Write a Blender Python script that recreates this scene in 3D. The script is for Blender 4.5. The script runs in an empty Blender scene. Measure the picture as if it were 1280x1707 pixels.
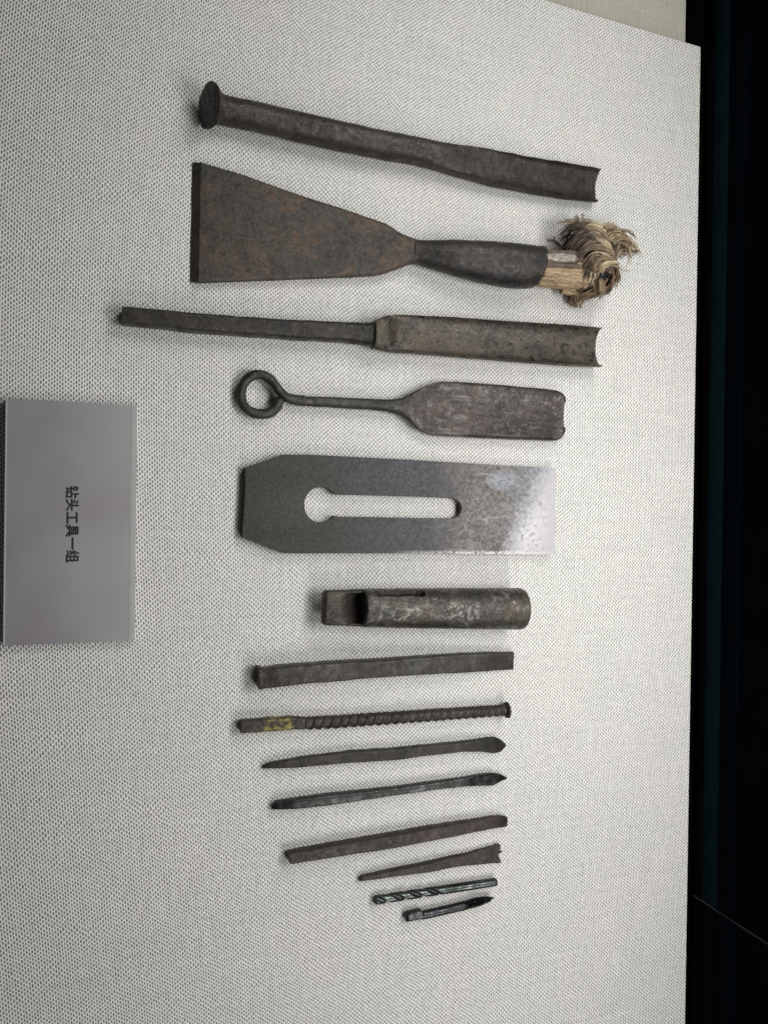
import bpy, bmesh, math, random
from mathutils import Vector, Matrix, noise
import numpy as np

random.seed(7)
S = 0.0003                      # metres per unit of the tracing grid on the cloth
FW, FH, F = 1280.0, 1707.0, 1233.0
scn = bpy.context.scene

# ------------------------------------------------------------------ camera
def ray(px, py):
    return Vector((px - FW / 2, -(py - FH / 2), -F))
VX, VY = 4000.0, 930.0
Xc = ray(VX, VY).normalized()
nrm = ray(1169, 76).cross(ray(1143, 1707)).normalized()
Yc = nrm.cross(Xc).normalized()
if Yc.y < 0: Yc = -Yc
Zc = Xc.cross(Yc).normalized()
Yc = Zc.cross(Xc).normalized()
R = Matrix((Xc, Yc, Zc))        # camera vectors -> world vectors
cd = bpy.data.cameras.new('camera')
cam = bpy.data.objects.new('camera', cd)
scn.collection.objects.link(cam)
depth = F * S
axis = R @ Vector((0, 0, -1))
CAM = -axis * (depth)           # so that the optical axis meets the cloth at the origin
H = CAM.z
m = R.to_4x4(); m.translation = CAM
cam.matrix_world = m
cd.sensor_fit = 'VERTICAL'; cd.sensor_height = 36.0; cd.lens = F / FH * 36.0
cd.clip_start = 0.01; cd.clip_end = 20
scn.camera = cam

def W(px, py, h=0.0):
    """point at height h (grid units) above the cloth, on the ray through the tracing point"""
    d = R @ ray(px, py)
    t = (h * S - CAM.z) / d.z
    return CAM + d * t

# ------------------------------------------------------------------ world, lamps, exposure
wd = bpy.data.worlds.new('World'); scn.world = wd; wd.use_nodes = True
wd.node_tree.nodes['Background'].inputs[0].default_value = (1.0, 0.98, 0.95, 1)
wd.node_tree.nodes['Background'].inputs[1].default_value = 0.045
scn.view_settings.view_transform = 'Standard'
scn.view_settings.look = 'None'
scn.view_settings.exposure = 0.1
scn.view_settings.gamma = 1.0

def lamp(name, px, py, z, power, size, target, col=(1.0, 0.988, 0.957)):
    l = bpy.data.lights.new(name, 'AREA'); l.shape = 'DISK'; l.size = size
    l.energy = power; l.color = col
    o = bpy.data.objects.new(name, l); scn.collection.objects.link(o)
    p = W(px, py, 0); p.z = z
    o.location = p
    d = W(*target) - p
    o.rotation_euler = d.to_track_quat('-Z', 'Y').to_euler()
    return o
lamp('case_lamp', 1030, -110, 0.31, 1.08, 0.22, (520, 740))
lamp('case_lamp', 1030, 1850, 0.31, 1.08, 0.22, (520, 1000))
o = lamp('case_strip_lamp', 1070, 860, 0.29, 1.10, 0.05, (560, 862))
o.data.shape = 'RECTANGLE'; o.data.size = 0.11; o.data.size_y = 0.20
o.rotation_euler = (0, math.radians(20), 0)

# ------------------------------------------------------------------ materials
def nt(name):
    m = bpy.data.materials.new(name); m.use_nodes = True
    t = m.node_tree; t.nodes.clear()
    out = t.nodes.new('ShaderNodeOutputMaterial')
    b = t.nodes.new('ShaderNodeBsdfPrincipled')
    t.links.new(b.outputs[0], out.inputs[0])
    return m, t, b
class G:
    """tiny node helper"""
    def __init__(s, t):
        s.t = t
        tc = t.nodes.new('ShaderNodeTexCoord'); s.obj = tc.outputs['Object']
    def put(s, sock, v):
        if isinstance(v, bpy.types.NodeSocket): s.t.links.new(v, sock)
        elif v is not None: sock.default_value = v
    def math(s, op, a, b=None, c=None, clamp=False):
        n = s.t.nodes.new('ShaderNodeMath'); n.operation = op; n.use_clamp = clamp
        s.put(n.inputs[0], a); s.put(n.inputs[1], b)
        if c is not None: s.put(n.inputs[2], c)
        return n.outputs[0]
    def noise(s, scale, detail=4, rough=0.6, vec=None, dist=0.0):
        n = s.t.nodes.new('ShaderNodeTexNoise')
        s.put(n.inputs['Vector'], vec if vec is not None else s.obj)
        n.inputs['Scale'].default_value = scale; n.inputs['Detail'].default_value = detail
        n.inputs['Roughness'].default_value = rough; n.inputs['Distortion'].default_value = dist
        return n.outputs['Fac']
    def mapping(s, vec=None, scale=(1, 1, 1), rot=(0, 0, 0)):
        n = s.t.nodes.new('ShaderNodeMapping')
        s.put(n.inputs['Vector'], vec if vec is not None else s.obj)
        n.inputs['Scale'].default_value = scale; n.inputs['Rotation'].default_value = rot
        return n.outputs[0]
    def rng(s, v, a, b, c=0.0, d=1.0):
        n = s.t.nodes.new('ShaderNodeMapRange'); s.put(n.inputs[0], v)
        for i, x in enumerate((a, b, c, d)): s.put(n.inputs[1 + i], x)
        return n.outputs[0]
    def mix(s, f, a, b):
        n = s.t.nodes.new('ShaderNodeMix'); n.data_type = 'RGBA'
        s.put(n.inputs[0], f)
        for k, v in ((6, a), (7, b)):
            if isinstance(v, tuple): v = tuple(v) + (1,) if len(v) == 3 else v
            s.put(n.inputs[k], v)
        return n.outputs[2]
    def mul(s, a, b):
        n = s.t.nodes.new('ShaderNodeMix'); n.data_type = 'RGBA'; n.blend_type = 'MULTIPLY'
        n.inputs[0].default_value = 1.0
        s.put(n.inputs[6], a); s.put(n.inputs[7], b)
        return n.outputs[2]
    def sep(s, v=None):
        n = s.t.nodes.new('ShaderNodeSeparateXYZ'); s.put(n.inputs[0], v if v is not None else s.obj)
        return n.outputs
    def bump(s, h, strength, dist):
        n = s.t.nodes.new('ShaderNodeBump'); s.put(n.inputs['Height'], h)
        n.inputs['Strength'].default_value = strength; n.inputs['Distance'].default_value = dist
        return n.outputs[0]

def iron(name, dark, mid, light, light_amt=0.25, rust=None, rust_amt=0.0, metallic=0.5, rough=0.52,
         grain=1.0, pit=0.4, patina=None, patina_amt=0.0, spots=0.0, paint=None, relief=1.0, streak=0.0):
    k_ = 0.40
    dark, mid, light = [tuple(c * k_ for c in q) for q in (dark, mid, light)]
    if rust: rust = tuple(c * k_ for c in rust)
    m, t, b = nt(name); g = G(t)
    big = g.noise(75, 5, 0.7, dist=0.3); med = g.noise(300, 6, 0.78); fine = g.noise(800, 5, 0.85)
    col = g.mix(g.rng(big, 0.43, 0.57), tuple(c * 0.8 for c in dark), tuple(c * 1.1 for c in mid))
    if rust: col = g.mix(g.math('MULTIPLY', g.rng(g.noise(85, 6, 0.72, dist=0.4), 0.62 - 0.24 * rust_amt, 0.70 - 0.12 * rust_amt), 0.85), col, rust)
    if patina: col = g.mix(g.math('MULTIPLY', g.rng(g.noise(70, 4, 0.6, vec=g.mapping(scale=(1, 1.3, 1), rot=(0, 0, 1))), 0.56, 0.7), patina_amt), col, patina)
    l = g.math('MULTIPLY', g.rng(med, 0.50, 0.60), g.rng(g.noise(60, 3, 0.6), 0.42, 0.60))
    col = g.mix(g.math('MULTIPLY', l, light_amt * 1.8, clamp=True), col, light)
    # fine grain and pits of the forged surface
    col = g.mix(g.math('MULTIPLY', g.rng(fine, 0.46, 0.62), 0.6 * grain), col, tuple(min(1, c * 2.1 + 0.012) for c in mid))
    col = g.mix(g.math('MULTIPLY', g.rng(g.noise(1100, 2, 0.6, vec=g.mapping(rot=(0.3, 0.5, 0.8))), 0.60, 0.72), pit), col, tuple(c * 0.25 for c in dark))
    scale_ = g.noise(150, 5, 0.75, dist=0.6)
    col = g.mix(g.math('MULTIPLY', g.rng(scale_, 0.52, 0.60), 0.5), col, tuple(c * 0.55 for c in dark))
    if streak:  # lengthwise streaks paint in highlights and dark shading
        st = g.noise(420, 5, 0.75, vec=g.mapping(scale=(0.12, 1.0, 1.0)))
        zone = g.rng(g.noise(45, 2, 0.5), 0.45, 0.62)
        col = g.mix(g.math('MULTIPLY', g.math('MULTIPLY', g.rng(st, 0.50, 0.60), zone), streak), col, light)
        col = g.mix(g.math('MULTIPLY', g.rng(g.noise(300, 3, 0.7, vec=g.mapping(scale=(0.06, 1.0, 1.0), rot=(0, 0, 0.02))), 0.54, 0.64), streak * 0.8), col, tuple(c * 0.6 for c in dark))
    # bare metal where corners have been rubbed
    geo = t.nodes.new('ShaderNodeNewGeometry')
    col = g.mix(g.math('MULTIPLY', g.rng(geo.outputs['Pointiness'], 0.53, 0.62), g.rng(med, 0.42, 0.58, 0.0, 0.55)), col, light)
    if spots: col = g.mix(g.math('MULTIPLY', g.rng(g.noise(300, 4, 0.65), 0.57, 0.62), spots), col, tuple(c * 0.35 for c in dark))
    if paint:
        c, x0, x1 = paint
        sx = g.sep()[0]
        sx = g.math('ADD', sx, g.math('MULTIPLY', g.math('SUBTRACT', g.noise(130, 4, 0.8), 0.5), 0.034))
        band = g.math('MULTIPLY', g.rng(sx, x0 + 0.001, x0 + 0.007), g.rng(sx, x1 - 0.001, x1 - 0.007))
        col = g.mix(g.math('MULTIPLY', band, g.rng(g.noise(300, 4, 0.8), 0.40, 0.58)), col, c)
    t.links.new(col, b.inputs['Base Color'])
    b.inputs['Metallic'].default_value = metallic
    t.links.new(g.rng(med, 0.42, 0.58, rough + 0.08, rough - 0.25), b.inputs['Roughness'])
    hgt = g.math('ADD', g.math('MULTIPLY', med, 1.0), g.math('MULTIPLY', fine, 0.5))
    t.links.new(g.bump(hgt, 0.6, 0.00055 * relief), b.inputs['Normal'])
    return m

def cloth(name, base, gap, px_, py_, strength=1.0, rough=0.9):
    """plain weave: staggered rounded threads with dark gaps between them"""
    m, t, b = nt(name); g = G(t)
    wob = g.noise(45, 3, 0.6); wob2 = g.noise(38, 3, 0.6, vec=g.mapping(rot=(0, 0, 1.2)))
    x, y, z = g.sep()
    slow = g.noise(3.2, 1, 0.4); slow2 = g.noise(4.1, 1, 0.4, vec=g.mapping(rot=(0, 0, 2.1)))
    # the cloth was stretched unevenly: its columns bow sideways along the board
    bow = g.math('COSINE', g.math('ADD', g.math('MULTIPLY', y, -6.67), 0.506 - 6.67 * W(500, 1500).y))
    x = g.math('ADD', x, g.math('MULTIPLY', bow, 0.0165))
    x = g.math('ADD', x, g.math('MULTIPLY', g.math('SUBTRACT', slow, 0.5), px_ * 7))
    y = g.math('ADD', y, g.math('MULTIPLY', g.math('SUBTRACT', slow2, 0.5), py_ * 8))
    x = g.math('ADD', x, g.math('MULTIPLY', g.math('SUBTRACT', wob, 0.5), px_ * 0.5))
    y = g.math('ADD', y, g.math('MULTIPLY', g.math('SUBTRACT', wob2, 0.5), py_ * 3.0))
    u = g.math('DIVIDE', x, px_); v = g.math('DIVIDE', y, py_)
    col = g.math('FLOOR', u)
    par = g.math('MULTIPLY', g.math('MODULO', g.math('ABSOLUTE', col), 2.0), 0.5)
    fu = g.math('SUBTRACT', g.math('FRACT', u), 0.5)
    rnd = g.noise(600, 1, 0.5)
    fv = g.math('SUBTRACT', g.math('FRACT', g.math('ADD', g.math('ADD', v, par), g.math('MULTIPLY', rnd, 0.25))), 0.5)
    # distance from gap centre: gaps are tall ovals, brighter knots between them in the same column
    du = g.math('DIVIDE', fu, 0.385); dv = g.math('DIVIDE', fv, 0.42)
    d2 = g.math('ADD', g.math('MULTIPLY', du, du), g.math('MULTIPLY', dv, dv))
    hole = g.rng(d2, 1.45, 0.35)
    knot = g.rng(g.math('ABSOLUTE', fv), 0.36, 0.5)
    knot = g.math('MULTIPLY', knot, g.rng(g.math('ABSOLUTE', fu), 0.42, 0.2))
    thr = g.noise(900, 3, 0.7)
    c = g.mix(g.rng(thr, 0.3, 0.7), tuple(k * 0.86 for k in base), tuple(min(0.95, k * 1.08) for k in base))
    c = g.mix(g.math('MULTIPLY', knot, 1.0), c, tuple(min(0.95, k * 1.22) for k in base))
    c = g.mix(g.math('MULTIPLY', hole, g.rng(g.noise(420, 2, 0.5), 0.3, 0.7, 0.70 * strength, 1.0 * strength)), c, gap)
    slub = g.noise(900, 2, 0.6, vec=g.mapping(scale=(1.0, 0.045, 1.0)))
    c = g.mul(c, g.mix(g.rng(slub, 0.35, 0.65), (0.90, 0.90, 0.90), (1.0, 1.0, 1.0)))
    slub2 = g.noise(420, 2, 0.6, vec=g.mapping(scale=(0.06, 1.0, 1.0)))
    c = g.mul(c, g.mix(g.rng(slub2, 0.35, 0.65), (0.94, 0.94, 0.94), (1.0, 1.0, 1.0)))
    mott = g.noise(16, 4, 0.65)
    c = g.mul(c, g.mix(g.rng(mott, 0.3, 0.7), (0.94, 0.955, 0.945), (1.0, 0.985, 0.98)))
    t.links.new(c, b.inputs['Base Color'])
    b.inputs['Roughness'].default_value = rough
    b.inputs['Specular IOR Level'].default_value = 0.15
    hh = g.math('SUBTRACT', g.math('MULTIPLY', knot, 0.5), hole)
    t.links.new(g.bump(hh, 0.35, 0.0002), b.inputs['Normal'])
    return m

def plain(name, c, rough=0.5, metallic=0.0, var=0.1, nscale=200, bump=0.2, spec=0.5):
    m, t, b = nt(name); g = G(t)
    n = g.noise(nscale, 5, 0.65)
    col = g.mix(g.rng(n, 0.3, 0.7), tuple(k * (1 - var) for k in c), tuple(k * (1 + var) for k in c))
    t.links.new(col, b.inputs['Base Color'])
    b.inputs['Roughness'].default_value = rough; b.inputs['Metallic'].default_value = metallic
    b.inputs['Specular IOR Level'].default_value = spec
    t.links.new(g.bump(n, bump, 0.0003), b.inputs['Normal'])
    return m

M = {}
M['cloth'] = cloth('woven linen cloth', (0.79, 0.784, 0.768), (0.135, 0.13, 0.123), 3.58 * S, 6.75 * S)
M['cloth_floor'] = cloth('fine woven cloth', (0.44, 0.44, 0.38), (0.2, 0.2, 0.17), 2.4 * S, 4.4 * S, 0.6)
M['gouge1'] = iron('forged iron grey brown', (0.040, 0.035, 0.030), (0.085, 0.071, 0.060), (0.16, 0.14, 0.125), 0.22, rust=(0.09, 0.06, 0.042), rust_amt=0.1, pit=0.5)
M['blade'] = iron('rusted brown iron', (0.030, 0.028, 0.024), (0.075, 0.054, 0.036), (0.17, 0.14, 0.11), 0.2, rust=(0.20, 0.098, 0.038), rust_amt=0.5, metallic=0.1, rough=0.6, spots=0.95)
M['socket'] = iron('dark forged socket iron', (0.034, 0.032, 0.032), (0.070, 0.060, 0.054), (0.18, 0.165, 0.15), 0.2, patina=(0.05, 0.052, 0.058), patina_amt=0.5)
M['gouge2'] = iron('pitted brown iron', (0.050, 0.042, 0.034), (0.145, 0.118, 0.090), (0.26, 0.235, 0.20), 0.4, rust=(0.17, 0.11, 0.065), rust_amt=0.4, metallic=0.3, spots=0.95, streak=0.35)
M['tang2'] = iron('dark tang iron', (0.030, 0.028, 0.026), (0.058, 0.050, 0.044), (0.12, 0.10, 0.09), 0.15)
M['dust'] = iron('dusty shoulder', (0.10, 0.085, 0.06), (0.20, 0.17, 0.12), (0.30, 0.26, 0.19), 0.3, metallic=0.0, rough=0.9)
M['ring'] = iron('grey olive iron', (0.040, 0.038, 0.030), (0.075, 0.070, 0.056), (0.17, 0.16, 0.13), 0.3)
M['spoon'] = iron('worn reddish iron', (0.052, 0.043, 0.041), (0.105, 0.078, 0.068), (0.33, 0.31, 0.29), 0.38, rust=(0.13, 0.082, 0.062), rust_amt=0.25, patina=(0.070, 0.066, 0.070), patina_amt=0.7, metallic=0.45, rough=0.45, streak=0.8)
M['sleeve'] = iron('mottled steel sleeve', (0.075, 0.072, 0.064), (0.125, 0.115, 0.10), (0.70, 0.68, 0.63), 0.7, rust=(0.14, 0.08, 0.038), rust_amt=0.6, metallic=0.6, rough=0.42, spots=0.4)
M['sleeve_in'] = iron('brown sleeve tang', (0.040, 0.034, 0.029), (0.085, 0.066, 0.053), (0.15, 0.12, 0.10), 0.2)
M['bar'] = iron('flat bar iron', (0.041, 0.035, 0.034), (0.071, 0.056, 0.053), (0.188, 0.180, 0.165), 0.25, patina=(0.049, 0.058, 0.051), patina_amt=0.7)
M['rebar'] = iron('ribbed bar iron', (0.038, 0.032, 0.028), (0.075, 0.060, 0.053), (0.165, 0.143, 0.128), 0.25, rust=(0.086, 0.049, 0.041), rust_amt=0.3, paint=((0.20, 0.175, 0.045), (441 - 625) * 0.000316, (495 - 625) * 0.000316))
M['bit'] = iron('dark drill iron', (0.029, 0.026, 0.023), (0.053, 0.046, 0.039), (0.112, 0.100, 0.080), 0.12)
M['bit_green'] = iron('dark steel', (0.026, 0.027, 0.026), (0.044, 0.046, 0.044), (0.192, 0.192, 0.192), 0.2, relief=0.4, metallic=0.65, rough=0.42, patina=(0.060, 0.053, 0.068), patina_amt=0.7)
M['redbar'] = iron('reddish square bar iron', (0.039, 0.034, 0.032), (0.069, 0.050, 0.045), (0.150, 0.128, 0.112), 0.15, patina=(0.075, 0.044, 0.044), patina_amt=0.6)
M['drill'] = iron('blued drill steel', (0.06, 0.07, 0.068), (0.12, 0.14, 0.135), (0.45, 0.48, 0.46), 0.35, metallic=0.75, rough=0.38, pit=0.2, grain=0.3, relief=0.15)
M['tap'] = iron('black tap steel', (0.029, 0.029, 0.034), (0.058, 0.054, 0.066), (0.200, 0.200, 0.200), 0.2, metallic=0.65, rough=0.4, pit=0.2, grain=0.3, relief=0.2)
M['joint'] = plain('grey joint sealant', (0.010, 0.0105, 0.0125), 0.6, var=0.1, bump=0.0)
M['letter'] = plain('black lettering', (0.012, 0.012, 0.013), 0.5, var=0.0)
M['panel'] = plain('black case panel', (0.0012, 0.0024, 0.0038), 0.55, var=0.25, nscale=30, bump=0.0, spec=0.0)
M['reflection_band'] = plain('dark teal reflection', (0.0034, 0.0090, 0.0118), 0.55, var=0.25, nscale=30, bump=0.0, spec=0.0)  # teal band paints a reflection onto the black wall
M['panel_shadow'] = plain('gap shadow black', (0.0006, 0.0006, 0.0006), 0.8, var=0.1, spec=0.02)  # near-black colour stands in for the shadow in the gap behind the board

def wood():
    m, t, b = nt('weathered split wood'); g = G(t)
    st = g.noise(70, 6, 0.7, vec=g.mapping(scale=(1.0, 14, 14)))
    st2 = g.noise(160, 4, 0.6, vec=g.mapping(scale=(1.0, 9, 9)))
    c = g.mix(g.rng(st, 0.35, 0.65), (0.15, 0.10, 0.06), (0.42, 0.31, 0.19))
    c = g.mix(g.rng(st2, 0.56, 0.66), c, (0.045, 0.03, 0.02))
    t.links.new(c, b.inputs['Base Color']); b.inputs['Roughness'].default_value = 0.75
    t.links.new(g.bump(st, 0.8, 0.0006), b.inputs['Normal'])
    return m
M['wood'] = wood()
M['wood_pale'] = iron('pale worn wood', (0.30, 0.24, 0.20), (0.60, 0.52, 0.45), (0.8, 0.75, 0.7), 0.3, metallic=0.0, rough=0.45, pit=0.3, spots=0.3)
M['wood_brown'] = plain('brown bark edge', (0.085, 0.058, 0.045), 0.8, var=0.5, nscale=300, bump=0.6)

def fibre():
    m, t, b = nt('beaten wood fibre'); g = G(t)
    a = t.nodes.new('ShaderNodeAttribute'); a.attribute_name = 'tint'
    n = g.noise(220, 3, 0.6)
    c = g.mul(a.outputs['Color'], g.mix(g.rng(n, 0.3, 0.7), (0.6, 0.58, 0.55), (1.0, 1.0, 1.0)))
    t.links.new(c, b.inputs['Base Color']); b.inputs['Roughness'].default_value = 0.8
    return m
M['fibre'] = fibre()

def plane_steel():
    m, t, b = nt('plane iron steel'); g = G(t)
    x, y, z = g.sep()
    leather = g.noise(800, 5, 0.8); big = g.noise(38, 4, 0.6); med = g.noise(520, 6, 0.85)
    warm = g.mix(g.rng(leather, 0.42, 0.60), (0.013, 0.012, 0.010), (0.038, 0.034, 0.028))
    cool = g.mix(g.rng(leather, 0.42, 0.60), (0.016, 0.017, 0.021), (0.068, 0.067, 0.076))
    # u runs from the chamfered end (0) to the cutting edge (1)
    u = g.rng(x, W(404, 845).x - PIR.x, W(926, 845).x - PIR.x)
    v = g.rng(y, W(700, 924).y - PIR.y, W(700, 765).y - PIR.y)      # 0 low edge .. 1 high edge
    un = g.math('ADD', u, g.math('MULTIPLY', g.math('SUBTRACT', big, 0.5), 0.22))
    c = g.mix(g.rng(un, 0.20, 0.46), warm, cool)
    brown = g.mix(g.rng(med, 0.40, 0.60), (0.035, 0.029, 0.027), (0.20, 0.18, 0.17))
    c = g.mix(g.math('MULTIPLY', g.rng(un, 0.56, 0.70), 0.9), c, brown)
    grey = g.mix(g.rng(med, 0.4, 0.62), (0.09, 0.095, 0.105), (0.27, 0.27, 0.28))
    c = g.mix(g.rng(un, 0.77, 0.86), c, grey)
    # pale cutting end with an oblique border and pits
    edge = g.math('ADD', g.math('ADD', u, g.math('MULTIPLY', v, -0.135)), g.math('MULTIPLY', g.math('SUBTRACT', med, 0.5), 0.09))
    pale_end = g.rng(edge, 0.77, 0.86)
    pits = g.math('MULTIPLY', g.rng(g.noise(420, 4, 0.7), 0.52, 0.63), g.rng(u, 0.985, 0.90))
    pm = g.math('MULTIPLY', pale_end, g.math('SUBTRACT', 1.0, g.math('MULTIPLY', pits, 0.75)))
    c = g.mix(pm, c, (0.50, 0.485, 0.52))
    rim = g.math('MULTIPLY', g.rng(u, 0.984, 0.997), g.rng(med, 0.44, 0.55, 0.2, 0.8))
    c = g.mix(rim, c, (0.24, 0.23, 0.25))
    # bright worn line along the low edge
    wear = g.math('MULTIPLY', g.math('MULTIPLY', g.rng(v, 0.05, 0.02), g.rng(u, 0.42, 0.62)), g.rng(med, 0.40, 0.5))
    c = g.mix(wear, c, (0.55, 0.54, 0.53))
    # small pale rubs
    rub = g.math('MULTIPLY', g.rng(g.noise(70, 4, 0.7), 0.60, 0.72), g.rng(u, 0.55, 0.75))
    c = g.mix(g.math('MULTIPLY', rub, 0.7), c, (0.36, 0.38, 0.40))
    c = g.mix(g.math('MULTIPLY', g.rng(g.noise(90, 5, 0.8, vec=g.mapping(scale=(0.25, 3.0, 1), rot=(0, 0, 0.25))), 0.60, 0.70), g.rng(u, 0.5, 0.65, 0.0, 0.35)), c, (0.42, 0.41, 0.41))
    # bluish rub near the upper edge
    du_ = g.math('DIVIDE', g.math('SUBTRACT', u, 0.79), 0.05); dv_ = g.math('DIVIDE', g.math('SUBTRACT', v, 0.80), 0.10)
    rr_ = g.math('ADD', g.math('MULTIPLY', du_, du_), g.math('MULTIPLY', dv_, dv_))
    c = g.mix(g.math('MULTIPLY', g.rng(rr_, 1.6, 0.2), g.rng(med, 0.35, 0.6, 0.2, 0.9)), c, (0.26, 0.285, 0.33))
    t.links.new(c, b.inputs['Base Color'])
    t.links.new(g.math('MULTIPLY', pm, 0.35), b.inputs['Metallic'])
    t.links.new(g.rng(pm, 0, 1, 0.55, 0.40), b.inputs['Roughness'])
    t.links.new(g.bump(g.math('MULTIPLY', leather, g.rng(u, 0.9, 0.5, 0.3, 1.0)), 0.8, 0.0005), b.inputs['Normal'])
    return m

def acrylic():
    m, t, b = nt('frosted grey acrylic'); g = G(t)
    n = g.noise(25, 3, 0.5)
    c = g.mix(g.rng(n, 0.35, 0.65), (0.220, 0.206, 0.226), (0.250, 0.250, 0.260))  # lilac in the tint stands in for a reflection in the case glass
    t.links.new(c, b.inputs['Base Color'])
    b.inputs['Roughness'].default_value = 0.45
    b.inputs['Coat Weight'].default_value = 0.5; b.inputs['Coat Roughness'].default_value = 0.2
    return m
M['acrylic'] = acrylic()
M['acrylic_edge'] = plain('pale acrylic edge', (0.33, 0.34, 0.33), 0.2, var=0.05, spec=0.6)

# ------------------------------------------------------------------ object helpers
def link(o): scn.collection.objects.link(o); return o
def thing(name, label, cat, at, group=None):
    o = bpy.data.objects.new(name, None); link(o)
    o.empty_display_size = 0.01
    p = W(*at); p.z = 0; o.location = p
    o['label'] = label; o['category'] = cat
    if group: o['group'] = group
    return o
def part(name, verts, faces, mat, parent=None, sharp=40, label=None):
    me = bpy.data.meshes.new(name)
    off = parent_loc(parent)
    me.from_pydata([tuple(Vector(v) - off) for v in verts], [], faces)
    me.validate(); me.update()
    bm = bmesh.new(); bm.from_mesh(me)
    bmesh.ops.recalc_face_normals(bm, faces=bm.faces)
    bm.to_mesh(me); bm.free()
    me.shade_smooth()
    me.set_sharp_from_angle(angle=math.radians(sharp))
    me.materials.append(mat)
    o = bpy.data.objects.new(name, me); link(o)
    if parent: o.parent = parent
    if label: o['label'] = label
    return o
def parent_loc(p):
    v = Vector((0, 0, 0))
    while p is not None:
        v += p.location; p = p.parent
    return v

def resample(st, step, smooth):
    """st rows: xt yt xb yb h0 h1 e depth ; returns dense rows"""
    st = [list(map(float, r)) for r in st]
    out = []
    for a, b in zip(st[:-1], st[1:]):
        L = max(math.hypot(b[0] - a[0], b[1] - a[1]), math.hypot(b[2] - a[2], b[3] - a[3]))
        n = max(1, int(L / step))
        for i in range(n):
            f = i / n
            out.append([x + (y - x) * f for x, y in zip(a, b)])
    out.append(st[-1])
    for _ in range(smooth):
        q = [r[:] for r in out]
        for i in range(1, len(out) - 1):
            out[i] = [(q[i - 1][k] + 2 * q[i][k] + q[i + 1][k]) / 4 for k in range(len(q[i]))]
    return out

def loft(name, st, mat, parent, step=3.0, smooth=3, n=18, rnd=(1.5, 1.5), nz=0.35, nf=0.05, fn=None, sharp=45, seed=0, wall=0.9, label=None):
    """solid swept through stations traced as left/right edge pairs with a rounded section"""
    rows = resample(st, step, smooth)
    # fine rows close to both ends for their rounding
    def lerp(a, b, f): return [x + (y - x) * f for x, y in zip(a, b)]
    def finer(rows, r):
        if r <= 0: return rows
        head = [lerp(rows[0], rows[1], min(0.999, f * r / step)) for f in (0, 0.12, 0.35, 0.65)]
        return head + [lerp(rows[0], rows[1], min(0.9995, r / step))] + rows[1:]
    if rnd[0]: rows = finer(rows, min(rnd[0], step))
    if rnd[1]: rows = finer(rows[::-1], min(rnd[1], step))[::-1]
    verts, faces = [], []
    L = []
    for r in rows:
        c = ((r[0] + r[2]) / 2, (r[1] + r[3]) / 2); L.append(c)
    s = [0.0]
    for a, b in zip(L[:-1], L[1:]): s.append(s[-1] + math.hypot(b[0] - a[0], b[1] - a[1]))
    tot = s[-1]
    ring = 2 * n
    for i, r in enumerate(rows):
        xt, yt, xb, yb, h0, h1, e, dep = r
        hm = h0 + (h1 - h0) * (0.5 + 0.5 * min(1, max(0, (e - 2) / 2)))
        A = W(xt, yt, hm); B = W(xb, yb, hm)
        C = (A + B) / 2; D = (A - B) / 2           # D towards the upper traced edge
        hw = D.length / S; D.normalize()
        ins = 0.0
        if rnd[0] and s[i] < rnd[0]: q = 1 - s[i] / rnd[0]; ins = max(ins, rnd[0] * (1 - math.sqrt(max(0, 1 - q * q))))
        if rnd[1] and tot - s[i] < rnd[1]: q = 1 - (tot - s[i]) / rnd[1]; ins = max(ins, rnd[1] * (1 - math.sqrt(max(0, 1 - q * q))))
        ins = min(ins, hw * 0.8, (h1 - h0) * 0.4)
        w2 = hw - ins; zc = (h0 + h1) / 2; hz = (h1 - h0) / 2 - ins
        for k in range(ring):
            top = k <= n
            kk = k if top else ring - k
            v = -math.cos(math.pi * kk / n)
            zz = max(0.0, 1 - abs(v) ** e) ** (1 / e)
            z = zc + (hz * zz if top else -hz * zz)
            if top and dep > 0 and abs(v) < wall:
                z -= dep * math.sqrt(max(0, 1 - (v / wall) ** 2))
                z = max(z, zc - hz * zz + min(2.5, hz * 0.6))
            vv = v * w2
            if fn:
                vv, z = fn(s[i], tot, v, z, vv, hz, top)
            p = C + D * vv * S; p = Vector((p.x, p.y, z * S))
            if nz:
                q = Vector((p.x / S * nf, p.y / S * nf, z * nf + seed * 7.3))
                d = noise.noise_vector(q) * nz + noise.noise_vector(q * 3.1) * nz * 0.45
                p += Vector((d.x, d.y, d.z * (0.8 if z > h0 + 0.5 else 0.0))) * S
            verts.append(p)
    for i in range(len(rows) - 1):
        for k in range(ring):
            a = i * ring + k; b_ = i * ring + (k + 1) % ring
            faces.append((a, b_, b_ + ring, a + ring))
    for base in (0, (len(rows) - 1) * ring):       # end caps as strips so hollow sections stay hollow
        for k in range(n):
            a = base + k; b_ = base + k + 1
            c = base + (ring - k - 1) % ring; d = base + (ring - k) % ring
            f = [a, b_, c, d]; g_ = []
            for x in f:
                if x not in g_: g_.append(x)
            if len(g_) > 2: faces.append(tuple(g_))
    return part(name, verts, faces, mat, parent, sharp, label)

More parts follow.
